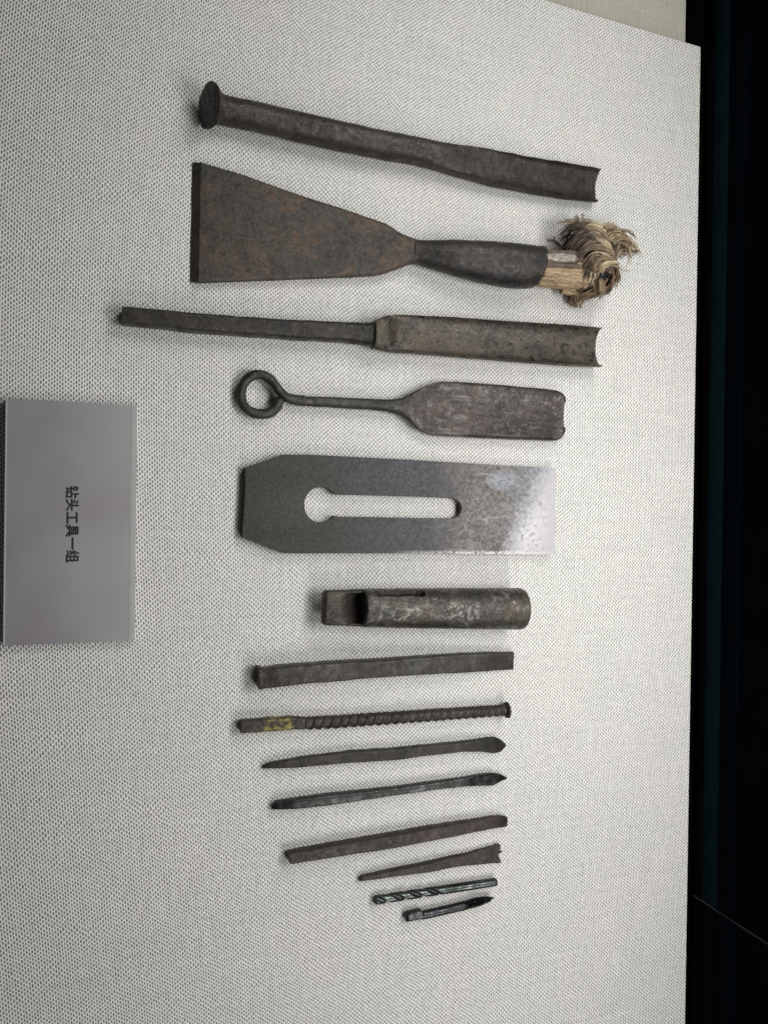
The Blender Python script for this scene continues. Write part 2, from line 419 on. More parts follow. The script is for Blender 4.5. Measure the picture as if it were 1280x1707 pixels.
def turned(name, pts, mat, parent, fn=None, n=40, step=1.5, sharp=50, nz=0.15, seed=0, label=None, bottom=0.0, rot=0):
    """pts rows: px py radius zc — a body turned round the line through them; fn(s,total,theta,r)->r"""
    rows = []
    for a, b in zip(pts[:-1], pts[1:]):
        d = math.hypot(b[0] - a[0], b[1] - a[1]); m_ = max(1, int(max(d, abs(a[2] - b[2])) / step))
        for i in range(m_): rows.append([x + (y - x) * i / m_ for x, y in zip(a, b)])
    rows.append(list(map(float, pts[-1])))
    P = [W(r[0], r[1], r[3]) for r in rows]
    ax = (P[-1] - P[0]); ax.normalize()
    side = Vector((0, 0, 1)).cross(ax).normalized(); up = ax.cross(side).normalized()
    s = [0.0]
    for a, b in zip(P[:-1], P[1:]): s.append(s[-1] + (b - a).length / S)
    verts, faces = [], []
    for i, r in enumerate(rows):
        for k in range(n):
            th = 2 * math.pi * k / n
            rad = r[2]
            if fn: rad = fn(s[i], s[-1], th, rad)
            p = P[i] + (side * math.cos(th + rot) + up * math.sin(th + rot)) * rad * S
            if nz:
                q = p / S * 0.08 + Vector((seed * 5, 0, 0))
                p = p + noise.noise_vector(q) * nz * S
            verts.append(p)
    for i in range(len(rows) - 1):
        for k in range(n):
            a = i * n + k; b_ = i * n + (k + 1) % n
            faces.append((a, b_, b_ + n, a + n))
    faces.append(tuple(range(n))); faces.append(tuple((len(rows) - 1) * n + k for k in range(n)))
    return part(name, verts, faces, mat, parent, sharp, label)

def box(name, x0, x1, y0, y1, z0, z1, mat, parent=None, bev=0.0):
    bm = bmesh.new()
    bmesh.ops.create_cube(bm, size=1)
    off = parent_loc(parent)
    for v in bm.verts:
        v.co = Vector((x0 + (v.co.x + .5) * (x1 - x0), y0 + (v.co.y + .5) * (y1 - y0), z0 + (v.co.z + .5) * (z1 - z0))) - off
    if bev: bmesh.ops.bevel(bm, geom=list(bm.edges), offset=bev, segments=3, profile=0.5, affect='EDGES')
    me = bpy.data.meshes.new(name); bm.to_mesh(me); bm.free(); me.materials.append(mat)
    me.shade_smooth(); me.set_sharp_from_angle(angle=math.radians(40))
    o = bpy.data.objects.new(name, me); link(o)
    if parent: o.parent = parent
    return o

# ------------------------------------------------------------------ board and case
xe = W(1168, 76).x
ye = W(905, 0).y; ye2 = W(1168, 76).y
yt = (ye + ye2) / 2
bh = 0.0055
bt = thing('display_board', 'pale woven-cloth covered display board that all the tools and the name plate lie on', 'display board', (500, 1500))
box('board', -0.27, xe, -0.42, yt, -bh, 0.0, M['cloth'], bt, bev=0.0007)
xf = W(1144, 30, -bh / S).x
fl = box('case_floor', -0.40, xf + 0.02, -0.55, 0.60, -bh - 0.011, -bh - 0.001, M['cloth_floor']); fl['kind'] = 'structure'
# black back of the case: a foot painted black for the gap's shadow, then a painted teal reflection and tall panels with a joint
def col_x(px, z): return W(px, 30, z / S).x
wl = box('case_back_wall', xf, xf + 0.03, -0.55, 0.60, -bh - 0.001, -0.0009, M['panel_shadow']); wl['kind'] = 'structure'
# the wall stands just behind the board edge and rises towards the lens
xw = xe + 0.0025
jy = W(1150, 1494, 8).y
k = 0
for (z0, z1, mt, dx) in ((0.0022, 0.008, 'panel_shadow', 0.0), (0.0082, 0.020, 'reflection_band', 0.0), (0.0202, 0.032, 'panel', -0.0003), (0.0322, 0.30, 'panel', 0.0)):
    for (a, b) in ((-0.55, jy - 0.0003), (jy + 0.0003, 0.60)):
        dd = 0.0 if a > -0.5 else -0.0008
        o = box('wall_panel', xw + dx + dd, xw + 0.02, a, b, z0, z1, M[mt] if not (mt == 'reflection_band' and a < -0.5) else M['panel'], wl, bev=0.0003)
fb = box('joint_strip', xw - 0.0004, xw + 0.004, jy - 0.00028, jy + 0.00028, 0.002, 0.30, M['joint'], wl)

# ------------------------------------------------------------------ 1 gouge with struck flared head
t = thing('gouge_chisel', 'long all-iron gouge with a flared struck head, topmost tool on the cloth', 'gouge', (680, 245))
g1 = [(364,159,364,205,1,46,2,0),(435,174,435,219,1,46,2,0),(500,189,500,236,1,46,2,0),(569,204,569,249,1,45,2.2,0),
      (637,219,637,262,1,44,2.3,0),(700,230,700,272,1,42,2.4,0),(735,237,728,280,1,40,2.5,1),(760,241,752,287,1,38,2.6,5),
      (791,244,783,296,0.8,36,2.6,12),(831,251,819,307,0.6,33,2.6,17),(883,261,880,320,0.5,30,2.5,20),(942,270.5,935,330,0.5,28,2.4,21),(1000,281,995,337,0.5,26,2.3,21)]
loft('shaft', g1, M['gouge1'], t, n=22, nz=0.9, nf=0.04, rnd=(0, 0), seed=1, step=4)
turned('struck_head', [(345,175,12,32),(346,175.3,24,32),(347.5,175.8,31,32),(349,176.2,32.8,32),(351.5,177,32.8,32),(352.8,178,26.5,31),(356.5,179,24.2,28),(365,180.8,22.8,25)], M['gouge1'], t, nz=1.6, seed=3,
       fn=lambda s, T, th, r: r * (1 + 0.03 * math.sin(3 * th + 1)) , step=1.0)

# ------------------------------------------------------------------ 2 broad socket chisel
t = thing('socket_chisel', 'broad rusty fan-bladed socket chisel with a split wooden handle beaten into a fibre mop', 'chisel', (600, 420))
b2 = [(322,270,318,470,0.5,2.0,14,0),(336,269,331.5,469.5,0.5,14,14,0),(345,271.5,345,469,0.5,14.5,12,0),(415,293,415,466,0.5,16,10,0),(500,324,500,462.5,0.5,17,9,0),(569,345.5,569,459.5,0.5,19,8,0),
      (625,364,625,456.5,0.5,22,7,0),(646,371,644,452,0.5,24,6,0),(669,385,664,445,1,27,4,0),(690,396.5,686,438,1,31,3,0),(699,400,697,438,1,34,2.6,0)]
loft('blade', b2, M['blade'], t, n=24, smooth=0, nz=0.6, nf=0.03, rnd=(0, 0), seed=4, sharp=30)
s2 = [(688,399.5,686,437,1.5,32,2.4,0),(697,400,695,438.3,1,34.5,2.4,0),(704,401,702,442,0.8,38,2.2,0),(730,401,727,449,0.5,47,2.1,0),(758,400.5,756,457.5,0.5,55,2.1,0),(800,402,797,469,0.5,64,2.1,0),(844,405,840,477,0.5,70,2.1,0),(880,409,872,480.5,0.5,71,2.1,0),(903,412,891,479,0.5,70,2.1,0)]
loft('socket', s2, M['socket'], t, n=24, nz=1.0, nf=0.035, rnd=(1.5, 3.0), seed=5, smooth=4)
# torn seam at the mouth of the socket
sv, sf = [], []
loft('torn_seam', [(901,445,897,462,50,66,3,0),(907,441,902,457,54,67,3,0),(912,444,906,450,56,64,3,0)], M['wood_brown'], t, n=8, nz=2.2, nf=0.3, seed=8, rnd=(1, 1))
hd = loft('handle', [(892,416,890,470,6,62,2.2,0),(915,417,912,473,6,62,2.3,0),(945,420,940,478,6,60,2.4,0),(985,424,978,482,8,58,2.5,0)], M['wood'], t, n=20, nz=1.8, nf=0.08, seed=9, rnd=(0, 2))
sp = loft('wood_strip', [(896,416,896,435,46,64,2.6,0),(925,416,925,438,46,67,2.6,0),(955,417,957,440,46,66,2.6,0),(968,420,970,438,44,62,2.6,0)], M['wood_brown'], hd, n=10, nz=0.8, nf=0.1, seed=10)
sp = loft('wood_strip', [(908,423,908,434,60,69,2.4,0),(935,421,936,437,62,71,2.4,0),(957,424,958,437,60,70,2.4,0)], M['wood_pale'], hd, n=10, nz=0.6, nf=0.1, seed=11)
loft('split', [(902,437,902,447,50,65.5,2.6,0),(935,438,934,447,50,65.5,2.6,0),(968,441,967,450,48,62.5,2.6,0)], M['wood_brown'], hd, n=8, nz=0.8, nf=0.1, seed=15)  # solid dark strip stands in for the shade in a gap
for (q, sd) in (([(900,462,897,474,22,42,3,0),(935,459,932,479,20,46,3,0),(972,462,970,482,20,42,3,0)], 12),
                ([(908,450,906,462,44,58,3,0),(940,447,938,461,44,62,3,0),(972,449,969,464,42,58,3,0)], 13),
                ([(940,476,938,487,16,30,4,0),(958,478,956,490,16,34,4,0),(968,481,965,491,16,30,4,0)], 14)):
    loft('wood_strip', q, M['wood'], hd, n=10, nz=1.2, nf=0.12, seed=sd)

# beaten fibre head: strands in tufts
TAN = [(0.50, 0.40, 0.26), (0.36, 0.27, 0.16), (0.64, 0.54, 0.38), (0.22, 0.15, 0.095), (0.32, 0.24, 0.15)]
DRK = [(0.035, 0.028, 0.024), (0.06, 0.042, 0.032), (0.10, 0.07, 0.05), (0.16, 0.11, 0.07)]  # burnt strands, also shadow painted into the mop's left side
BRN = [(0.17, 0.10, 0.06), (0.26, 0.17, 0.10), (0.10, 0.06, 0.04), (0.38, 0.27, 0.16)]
def tuft(parent, n, a, c, b, sa, sb, rad, cols, zs, endcols=None, jit=4, sw=0.0, name='fibre_tuft'):
    """n strands from round a over c to round b (px); zs heights at the three points"""
    verts, faces, tint = [], [], []
    n = int(n * 1.35); rad *= 0.84
    for j in range(n):
        if j % 9 == 0:                      # strands cling together in locks with dark partings
            lock = random.random() - 0.5; lock2 = lock + random.uniform(-0.2, 0.2); lz = random.uniform(-9, 5)
            lj = (random.gauss(0, jit), random.gauss(0, jit)); lcol = random.choice(cols); lend = random.choice(endcols) if endcols else None
        f = lock + random.uniform(-0.045, 0.045); f2 = lock2 + random.uniform(-0.07, 0.07)
        A = Vector((a[0] + f * sa[0], a[1] + f * sa[1], zs[0] + lz * 0.6 + random.uniform(-1, 1) * 2))
        B = Vector((b[0] + f2 * sb[0] + lj[0] + random.gauss(0, jit * 0.5), b[1] + f2 * sb[1] + lj[1] + random.gauss(0, jit * 0.5), max(1.5, zs[2] + lz + random.uniform(-1, 1) * 3)))
        C = Vector((c[0] + (f * (sa[0] + sb[0]) / 2), c[1] + (f * (sa[1] + sb[1]) / 2), zs[1] + lz + random.uniform(-1, 1) * 3)) + Vector((random.gauss(0, 2.0), random.gauss(0, 2.0), 0))
        r0 = rad * random.uniform(0.5, 1.3)
        col = lcol if random.random() < 0.65 else random.choice(cols)
        ec = (lend if random.random() < 0.6 else random.choice(endcols)) if endcols else col
        K = 9; prev = None
        ph = random.uniform(0, 6.28)
        for i in range(K + 1):
            u = i / K
            p = A * (1 - u) ** 2 + C * 2 * u * (1 - u) + B * u * u
            p += Vector((math.sin(u * 7 + ph), math.cos(u * 6 + ph * 1.7), math.sin(u * 5 + ph)) ) * 1.5
            wp = W(p.x, p.y, max(1.0, p.z))
            u2 = min(1, u + 0.02); p2 = A * (1 - u2) ** 2 + C * 2 * u2 * (1 - u2) + B * u2 * u2
            dd = Vector((p2.x - p.x, -(p2.y - p.y), p2.z - p.z))
            if dd.length < 1e-6: dd = Vector((1, 0, 0))
            dd.normalize(); sd = dd.cross(Vector((0, 0, 1)));
            if sd.length < 1e-3: sd = Vector((1, 0, 0))
            sd.normalize(); up = sd.cross(dd)
            r = r0 * (1 - 0.75 * u ** 2.2) * (0.7 + 0.3 * min(1, u * 5))
            base = len(verts)
            for q in range(4):
                an = q * math.pi / 2 + ph
                verts.append(wp + (sd * math.cos(an) * 1.25 + up * math.sin(an) * 0.8) * r * S)
                uu = min(1.0, u * 1.25); tint.append(tuple(col[z] * (1 - uu) + ec[z] * uu for z in range(3)))
            if prev is not None:
                for q in range(4): faces.append((prev + q, prev + (q + 1) % 4, base + (q + 1) % 4, base + q))
            prev = base
        faces.append((prev, prev + 1, prev + 2, prev + 3))
    off = parent_loc(parent)
    me = bpy.data.meshes.new(name); me.from_pydata([tuple(v - off) for v in verts], [], faces); me.update()
    at = me.color_attributes.new('tint', 'FLOAT_COLOR', 'POINT')
    at.data.foreach_set('color', np.array([(*c_, 1.0) for c_ in tint], dtype=np.float32).ravel())
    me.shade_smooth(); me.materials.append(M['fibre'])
    o = bpy.data.objects.new(name, me); link(o); o.parent = parent
    return o
hm_ = bpy.data.objects.new('fibre_mop', None)
# solid felted heart of the mop, then tufts on it
cv, cf = [], []
nu, nv = 22, 14
for i in range(nv + 1):
    for j in range(nu):
        ph = math.pi * i / nv; th = 2 * math.pi * j / nu
        d = Vector((math.sin(ph) * math.cos(th), math.sin(ph) * math.sin(th), math.cos(ph)))
        r_ = 1 + 0.28 * noise.noise(d * 2.1 + Vector((3, 1, 5))) + 0.16 * noise.noise(d * 6)
        c0 = W(997, 436, 31)
        cv.append(c0 + Vector((d.x * 31 * r_ * S, d.y * 47 * r_ * S, d.z * 29 * r_ * S)))
for i in range(nv):
    for j in range(nu):
        cf.append((i * nu + j, i * nu + (j + 1) % nu, (i + 1) * nu + (j + 1) % nu, (i + 1) * nu + j))
core = part('fibre_mop', cv, cf, M['wood_brown'], t, 60)
T = lambda *a, **k: tuft(core, *a, **k)
# big sweep: rooted right, combed back over the top to the dark left side
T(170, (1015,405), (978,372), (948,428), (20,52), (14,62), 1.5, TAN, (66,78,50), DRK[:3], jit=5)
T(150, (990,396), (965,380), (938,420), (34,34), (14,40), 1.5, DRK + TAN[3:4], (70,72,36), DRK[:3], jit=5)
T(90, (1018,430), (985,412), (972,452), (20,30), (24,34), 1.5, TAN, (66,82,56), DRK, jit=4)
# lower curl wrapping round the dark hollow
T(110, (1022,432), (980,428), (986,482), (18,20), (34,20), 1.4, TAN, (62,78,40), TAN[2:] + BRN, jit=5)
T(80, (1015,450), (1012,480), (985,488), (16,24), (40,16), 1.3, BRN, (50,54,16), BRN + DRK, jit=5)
# right-hand lock curling over and down
T(120, (1008,392), (1040,370), (1046,416), (30,24), (26,22), 1.3, TAN + BRN[:1], (64,72,40), TAN + BRN, jit=5)
T(70, (1018,395), (1052,392), (1030,430), (14,34), (26,18), 1.3, BRN, (58,62,36), TAN, jit=5)
T(90, (1012,420), (1028,440), (1016,466), (26,30), (16,34), 1.3, BRN + TAN[:2], (60,56,30), BRN, jit=6)
# upper edge wisps, top tuft, bottom tuft, small stray ones
T(60, (1000,385), (985,372), (962,376), (70,16), (50,8), 1.2, TAN[:2] + BRN, (50,58,44), TAN, jit=4)
T(16, (972,385), (964,372), (959,359), (10,4), (6,3), 1.4, BRN + TAN[3:], (46,48,42), BRN, jit=1.5)
T(7, (976,384), (972,372), (969,357), (5,3), (3,2), 1.2, BRN, (46,48,42), TAN, jit=1.0)
T(70, (965,480), (958,494), (956,510), (28,8), (13,6), 1.3, BRN + DRK[:2], (26,18,6), BRN, jit=2.5)
T(14, (962,490), (972,494), (972,503), (10,6), (8,4), 1.0, BRN, (20,14,6), BRN, jit=2)
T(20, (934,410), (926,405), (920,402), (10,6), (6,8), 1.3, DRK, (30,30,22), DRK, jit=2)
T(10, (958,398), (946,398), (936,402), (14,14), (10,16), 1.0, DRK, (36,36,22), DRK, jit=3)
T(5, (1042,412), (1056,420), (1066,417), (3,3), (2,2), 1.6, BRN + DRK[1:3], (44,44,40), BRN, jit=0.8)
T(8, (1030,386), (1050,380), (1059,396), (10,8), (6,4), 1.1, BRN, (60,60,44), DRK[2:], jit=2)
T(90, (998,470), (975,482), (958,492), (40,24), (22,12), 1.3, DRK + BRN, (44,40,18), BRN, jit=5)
T(16, (992,455), (984,470), (985,480), (12,8), (4,10), 1.7, [(0.62,0.52,0.38),(0.5,0.4,0.28)], (64,66,48), TAN, jit=2)
for q in range(34):                       # loose ends standing off the mop
    an = random.uniform(0, 2 * math.pi); ca, sa = math.cos(an), math.sin(an)
    px_, py_ = 1000 + 34 * ca, 432 + 46 * sa; k2 = random.uniform(8, 20)
    T(2, (px_ - ca * 8, py_ - sa * 8), (px_ + ca * 6 + random.gauss(0, 4), py_ + sa * 6 + random.gauss(0, 4)), (px_ + ca * k2 + random.gauss(0, 6), py_ + sa * k2 + random.gauss(0, 6)), (3, 3), (3, 3), 1.0, BRN + TAN, (random.uniform(25, 60), random.uniform(25, 60), random.uniform(10, 45)), jit=1.5)
loft('nail_stub', [(996,454,996,466,50,70,2,0),(1004,452,1004,468,46,72,2,0),(1012,456,1012,466,48,66,2,0)], M['bit_green'], core, n=10, rnd=(2, 2))

# ------------------------------------------------------------------ 3 long gouge with square tang
t = thing('tanged_gouge', 'long straight gouge with a plain square tang and wide open channel, third tool down', 'gouge', (640, 560))
g3 = [(204,510,202.5,537,1,26,7,0),(242,512,242,541,1,27,7,0),(335,521,335,551,1,29,6,0),(421,527,421,557,1,30,5,0),(524,533,524,565,1,31,3.6,0),(575,536,575,569,1,32,3,0),(605,537,605,574,1,34,2.6,0),(626,536,626,578,1,38,2.5,0)]
loft('tang', g3, M['tang2'], t, nz=0.7, seed=20)
g3b = [(624,534,622,580,0.8,40,2.4,0),(632,530,630,582,0.6,41,2.4,0),(645,525.5,645,585,0.5,42,2.4,4),(662,524,658,587,0.5,42,2.4,17),(751,528,745,594,0.5,42,2.2,31),(841,535,838,602,0.5,42,2.15,33),(944,541,942,610,0.5,41,2.1,34),(1000.5,546,1000.5,612,0.5,40,2.1,34)]
loft('channel', g3b, M['gouge2'], t, nz=0.5, seed=21, n=26, rnd=(1, 0), smooth=2, wall=0.93)
loft('dust_crust', [(625,535,624,577,28,41.5,2.2,0),(633,531.5,632,581,26,42.6,2.3,0),(640,530,639,582,24,42.3,2.3,0)], M['dust'], t, nz=1.2, nf=0.2, seed=22, rnd=(2, 2), n=12)

# ------------------------------------------------------------------ 4 spoon bit with ring
t = thing('spoon_bit', 'iron spoon scraper with a curled ring handle and rounded flat blade', 'scraper', (660, 680))
# ring as a swept tube, curling out of the shaft
cx_, cy_, rr = 433, 657.5, 31.5
rows = []
pth = []
knots = [(470,664,13,6.5),(466,669,11,7.4),(462.5,676,10.5,8),(454,685,9.5,8.2),(442,690,9,8),(428,689.5,9,7.8),(414,683.5,9,7.6),(405,672,9,7.4),(402,657,9,7.2),(405,643,10,7.2),(414,630.5,11,7.4),(428,624.5,12,7.6),(441,626.5,13,7.8),
         (452,634,14,7.8),(460,643.5,15,7.6),(467,653,15,7.4),(475,660.5,15,7.4),(485,665,14,8.0),(498,667.5,12.5,8.6),(508,668.5,12,9.0)]
for i in range(len(knots) - 1):
    p0 = knots[max(i - 1, 0)]; p1 = knots[i]; p2 = knots[i + 1]; p3 = knots[min(i + 2, len(knots) - 1)]
    for j in range(4):
        u = j / 4
        pth.append(tuple(0.5 * (2 * b + (c - a) * u + (2 * a - 5 * b + 4 * c - d) * u * u + (3 * b - a - 3 * c + d) * u ** 3) for a, b, c, d in zip(p0, p1, p2, p3)))
pth.append(knots[-1])
def sweep(name, pth, mat, parent, n=14, nz=0.4, seed=0, flat=1.0):
    P = [W(a, b, h) for a, b, h, r in pth]
    verts, faces = [], []
    for i, p in enumerate(P):
        d = (P[min(i + 1, len(P) - 1)] - P[max(i - 1, 0)]).normalized()
        sd = d.cross(Vector((0, 0, 1))).normalized(); up = sd.cross(d)
        e = 1.0 if 0 < i < len(P) - 1 else 0.75
        for k in range(n):
            an = 2 * math.pi * k / n
            q = p + (sd * math.cos(an) + up * math.sin(an) * flat) * pth[i][3] * S * e
            q += noise.noise_vector(q / S * 0.1 + Vector((seed, 0, 0))) * nz * S
            q.z = max(q.z, 0.4 * S)
            verts.append(q)
    for i in range(len(P) - 1):
        for k in range(n):
            a = i * n + k; b_ = i * n + (k + 1) % n
            faces.append((a, b_, b_ + n, a + n))
    faces.append(tuple(range(n))); faces.append(tuple((len(P) - 1) * n + k for k in range(n)))
    return part(name, verts, faces, mat, parent, 50)
sweep('ring_handle', pth, M['ring'], t, nz=0.9, seed=2)
g4 = [(486,658.5,486,674,4,21,2.2,0),(510,660.5,510,677,4,21,2.2,0),(560,662,560,680,4,22,2.3,0),(620,664.6,620,683,4,22,2.4,0),(648,666,645,686,4,22,2.4,0),(668,664,662,690,4,22,2.4,0),(680,658,676,697,4,23,2.4,0)]
loft('shaft', g4, M['ring'], t, nz=0.6, seed=23)
g4b = [(672,662,668,692,4,22,2.4,0),(684,656,681,702,3,23,2.6,1),(700,648,694,713,2,24,2.8,3),(716,640,708,721,1,25,3,7.5),(737,634.6,726,726.5,0.5,26,3,12),(779,636.5,772,728.5,0.5,26,3,15),(841,641,838,731.5,0.5,25,3,16),(909,647.5,905,734,0.5,24,3,16),(930,650,924,735,0.5,23,3,15),(939,655,935,733,0.5,22,3,13.5),(942.5,663,941,724,0.5,21,3,12),(943.5,668,942.5,716,0.5,21,3,12)]
def spoon_end(s, T_, v, z, vv, hz, top):
    return vv, z
loft('blade', g4b, M['spoon'], t, nz=0.6, seed=24, n=24, rnd=(0, 1.5), smooth=2, step=2.5, wall=0.96)

# ------------------------------------------------------------------ 5 plane iron
t = thing('plane_iron', 'flat steel plane iron with a keyhole slot and bright cutting end', 'plane iron', (665, 845))
PIR = t.location.copy()
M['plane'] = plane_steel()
hp = 15.0
def curve_plate(name, outer, holes, h0, h1, mat, parent, bev=0.6):
    cu = bpy.data.curves.new(name, 'CURVE'); cu.dimensions = '2D'; cu.fill_mode = 'BOTH'
    off = parent_loc(parent)
    for loop in [outer] + holes:
        sp_ = cu.splines.new('POLY'); sp_.points.add(len(loop) - 1)
        for i, (a, b) in enumerate(loop):
            p = W(a, b, h1) - off
            sp_.points[i].co = (p.x, p.y, 0, 1)
        sp_.use_cyclic_u = True
    cu.extrude = (h1 - h0) / 2 * S - bev * S; cu.bevel_depth = bev * S; cu.bevel_resolution = 2; cu.offset = -bev * S
    o = bpy.data.objects.new(name, cu)
    scn.collection.objects.link(o)
    dg = bpy.context.evaluated_depsgraph_get()
    me = bpy.data.meshes.new_from_object(o.evaluated_get(dg))
    bpy.data.objects.remove(o)
    for v in me.vertices: v.co.z += (h0 + h1) / 2 * S - off.z
    me.name = name
    bm = bmesh.new(); bm.from_mesh(me); bmesh.ops.remove_doubles(bm, verts=bm.verts, dist=1e-6)
    bmesh.ops.recalc_face_normals(bm, faces=bm.faces); bm.to_mesh(me); bm.free()
    me.materials.clear(); me.materials.append(mat)
    me.shade_smooth(); me.set_sharp_from_angle(angle=math.radians(35))
    ob = bpy.data.objects.new(name, me); link(ob); ob.parent = parent
    return ob
outer = [(409,779),(425,774),(445,767),(458,762),(466,759),(474,757.6),(511,757.8),(560,760),(610,762.5),(680,766),(760,771),(840,776),(900,779),(923,780),(926,781.5),(926.5,785),(926,850),(925,920),(923.5,923.5),(920,924.5),
         (840,924),(754,923),(680,922),(600,922.3),(520,922.6),(474,922.3),(466,920),(450,914),(430,905.5),(404.8,896.5),(404.6,881),(406.5,858),(407.8,838),(409.2,810)]
hole = []
for i in range(0, 41):
    a = math.radians(38 + i * (360 - 76) / 40)
    hole.append((535.5 + 28.0 * math.cos(a), 841.5 + 29.5 * math.sin(a)))
hole = hole[::-1] if False else hole
slot_r = [(565,824.5),(620,825.5),(700,828),(750,829.8),(758,831),(764,835),(768,840),(769.8,847.5),(768,855),(764,860.5),(757,863.6),(750,864),(700,863.6),(620,862),(562,861)]
hole_loop = hole + slot_r            # hole runs lower right -> left -> upper right, then slot back
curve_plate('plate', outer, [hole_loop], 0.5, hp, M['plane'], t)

# ------------------------------------------------------------------ 6 taper sleeve
t = thing('taper_sleeve', 'short thick mottled steel drill sleeve with a flat tang at its left end', 'drill sleeve', (710, 1015))
def sl(s, T_, th, r):
    # drift slot through the wall on the side facing up the cloth
    a = (th - math.radians(35)) ; a = math.atan2(math.sin(a), math.cos(a))
    u = (s - 0.20 * T_) / (0.125 * T_)
    d = abs(a) * 34 / 7.0
    k_ = max(0, abs(u)) ** 4 + d ** 4
    # side angle 0 points to the lower tools, so the slot sits beyond the crown
    return r - 31 * (1 if k_ < 1 else max(0.0, 1 - (k_ - 1) * 1.2)) if k_ < 1.9 else r
turned('sleeve_body', [(603,1013.5,28,33),(604,1013.5,30,33),(606,1013.5,30.8,33),(700,1014,33,34),(800,1014.5,34.7,35),(865,1014.8,35.8,36.2),(867.5,1014.8,35,36.2),(868.5,1014.8,33,36.2)], M['sleeve'], t, fn=sl, n=96, step=1.6, nz=0.25, sharp=38)
tg = [(541,987,539,1041,20,36,6,0),(546,985,544,1043,17,38,7,0),(568,984.5,568,1044,16,39,8,0),(576,984.5,576,1044,16,38,7,3),(586,984,586,1044.5,15,37,7,10),(596,983.5,596,1045,11,37,7,14),(610,983,610,1045.5,11,37,7,14)]
loft('tang', tg, M['sleeve_in'], t, n=22, nz=0.3, rnd=(2.5, 0), smooth=1, step=2, wall=0.82)

# ------------------------------------------------------------------ 7 flat bar chisel
t = thing('flat_bar_chisel', 'flat rectangular iron bar chisel with burred left end, directly below the sleeve', 'chisel', (640, 1118))
g7 = [(437,1117,438,1149,1,26,9,0),(465,1113,466,1146,1,29,9,0),(510,1109,510,1141,1,30,9,0),(553,1105.5,553,1137.5,1,30,9,0),(600,1103,600,1133,1,29,9,0),(640,1101,640,1130,1,28,9,0),(700,1096,700,1126,1,25,9,0),(760,1091.5,760,1122.5,1,20,9,0),(810,1088,810,1119.5,1,14,9,0),(857,1086.5,856,1116.5,1,8,9,0)]
loft('bar', g7, M['bar'], t, nz=0.7, nf=0.045, seed=30, rnd=(1, 1.2))
loft('burred_end', [(431.5,1113,433,1151,1,30,5,0),(434,1112,436,1152,0.6,31,5,0),(439,1115,440,1149.5,1,28,6,0)], M['bar'], t, n=16, nz=1.0, nf=0.2, seed=31, rnd=(1, 0), step=1.5)

# ------------------------------------------------------------------ 8 ribbed rod
t = thing('ribbed_rod', 'ribbed iron rod with spiral ridges, disc-like right head and yellow paint near its left end', 'rod', (625, 1205))
g8 = [(402,1203,402,1224,1,20,6,0),(440,1200,440,1221.5,1,20,6,0),(482,1196.5,482,1218,1,20,5,0),(505,1196,505,1216.5,1,20,3,0),(514,1196,514,1215,1,19.5,2.4,0)]
loft('square_end', g8, M['rebar'], t, nz=0.8, nf=0.06, seed=32, rnd=(1.2, 0))
def rib(s, T_, th, r):
    ph = (s / 14.5 + th / (2 * math.pi) * 2.0) % 1.0
    w_ = max(0.0, 1 - abs(ph - 0.5) / 0.24)
    g_ = max(0.0, 1 - abs(math.atan2(math.sin(th), math.cos(th))) / 0.3)      # longitudinal seam
    return r - 0.9 + 1.7 * min(1, w_ * 1.6) * (1 - 0.5 * g_) + 0.9 * g_
turned('ribbed_shank', [(508,1205.5,9.8,11),(560,1203,10.2,11),(640,1197.5,10.2,11),(740,1190.5,10,11),(842,1183.5,9.6,11.5)], M['rebar'], t, fn=rib, n=36, step=1.3, nz=0.5, sharp=60)
turned('disc_head', [(834,1184,9.4,13),(841,1183.7,10.2,14),(842.5,1183.6,13.4,14.5),(844,1183.5,14.3,14.7),(846,1183.4,14.2,14.7),(847,1183.3,12.8,14.7)], M['rebar'], t, step=0.8, nz=0.5, sharp=60)

# ------------------------------------------------------------------ 9-12 small bits
t = thing('spade_bit', 'dark iron bit tapering to a left point, with a small diamond-shaped head at right', 'drill bit', (640, 1258))
g9 = [(436,1277.5,437,1281,1,7,3,0),(448,1273,450,1282,1,11,4,0),(476,1268.5,477,1281.5,1,14,5,0),(510,1263,513,1279,1,15,6,0),(551,1258.5,554,1275,1,16,6,0),(589,1253.5,592,1272,1,16,6,0),(660,1249,661,1268,1,16,6,0),(711,1244,712,1261,1,16,6,0),(772,1237.5,773,1254,1,15,6,0),(800,1233.5,801,1254,1,13,6,0),(812,1231,814,1255.5,1,11,6,0),(824,1228.5,826,1256,1,9,6,0),(833,1232,835,1254,1,7,6,0),(843,1241,843.5,1244,1,3.5,5,0)]
loft('bit_body', g9, M['bit'], t, nz=0.6, seed=33, smooth=1, rnd=(1.5, 0.5))
t = thing('spear_bit', 'dark steel bit with a fluted spear tip at right and thin bright facet lines', 'drill bit', (645, 1322))
g10 = [(453,1341.5,452,1349,1,9,3,0),(462,1337,462,1350.5,1,14,4,0),(490,1334,492,1350,1,17,5,0),(530,1328.5,532,1346,1,18,5,0),(570,1324,572,1340.5,1,18,5,0),(660,1314,661,1326.8,1,17,4.5,0),(732,1304,733,1316.8,1,16,4.5,0),(780,1297,781,1311.8,1,15,4.5,1),(803,1292,804,1311,1,13,5,4),(820,1289.5,822,1310.5,1,11,5,3),(834,1291,835,1303,1,8,4,1),(845,1296,845,1298,1,4,3,0)]
loft('bit_body', g10, M['bit_green'], t, nz=0.3, seed=34, smooth=1, rnd=(1.5, 0.5))
t = thing('square_chisel', 'square-section reddish-brown iron punch bar, slanting, without any point', 'punch', (665, 1400))
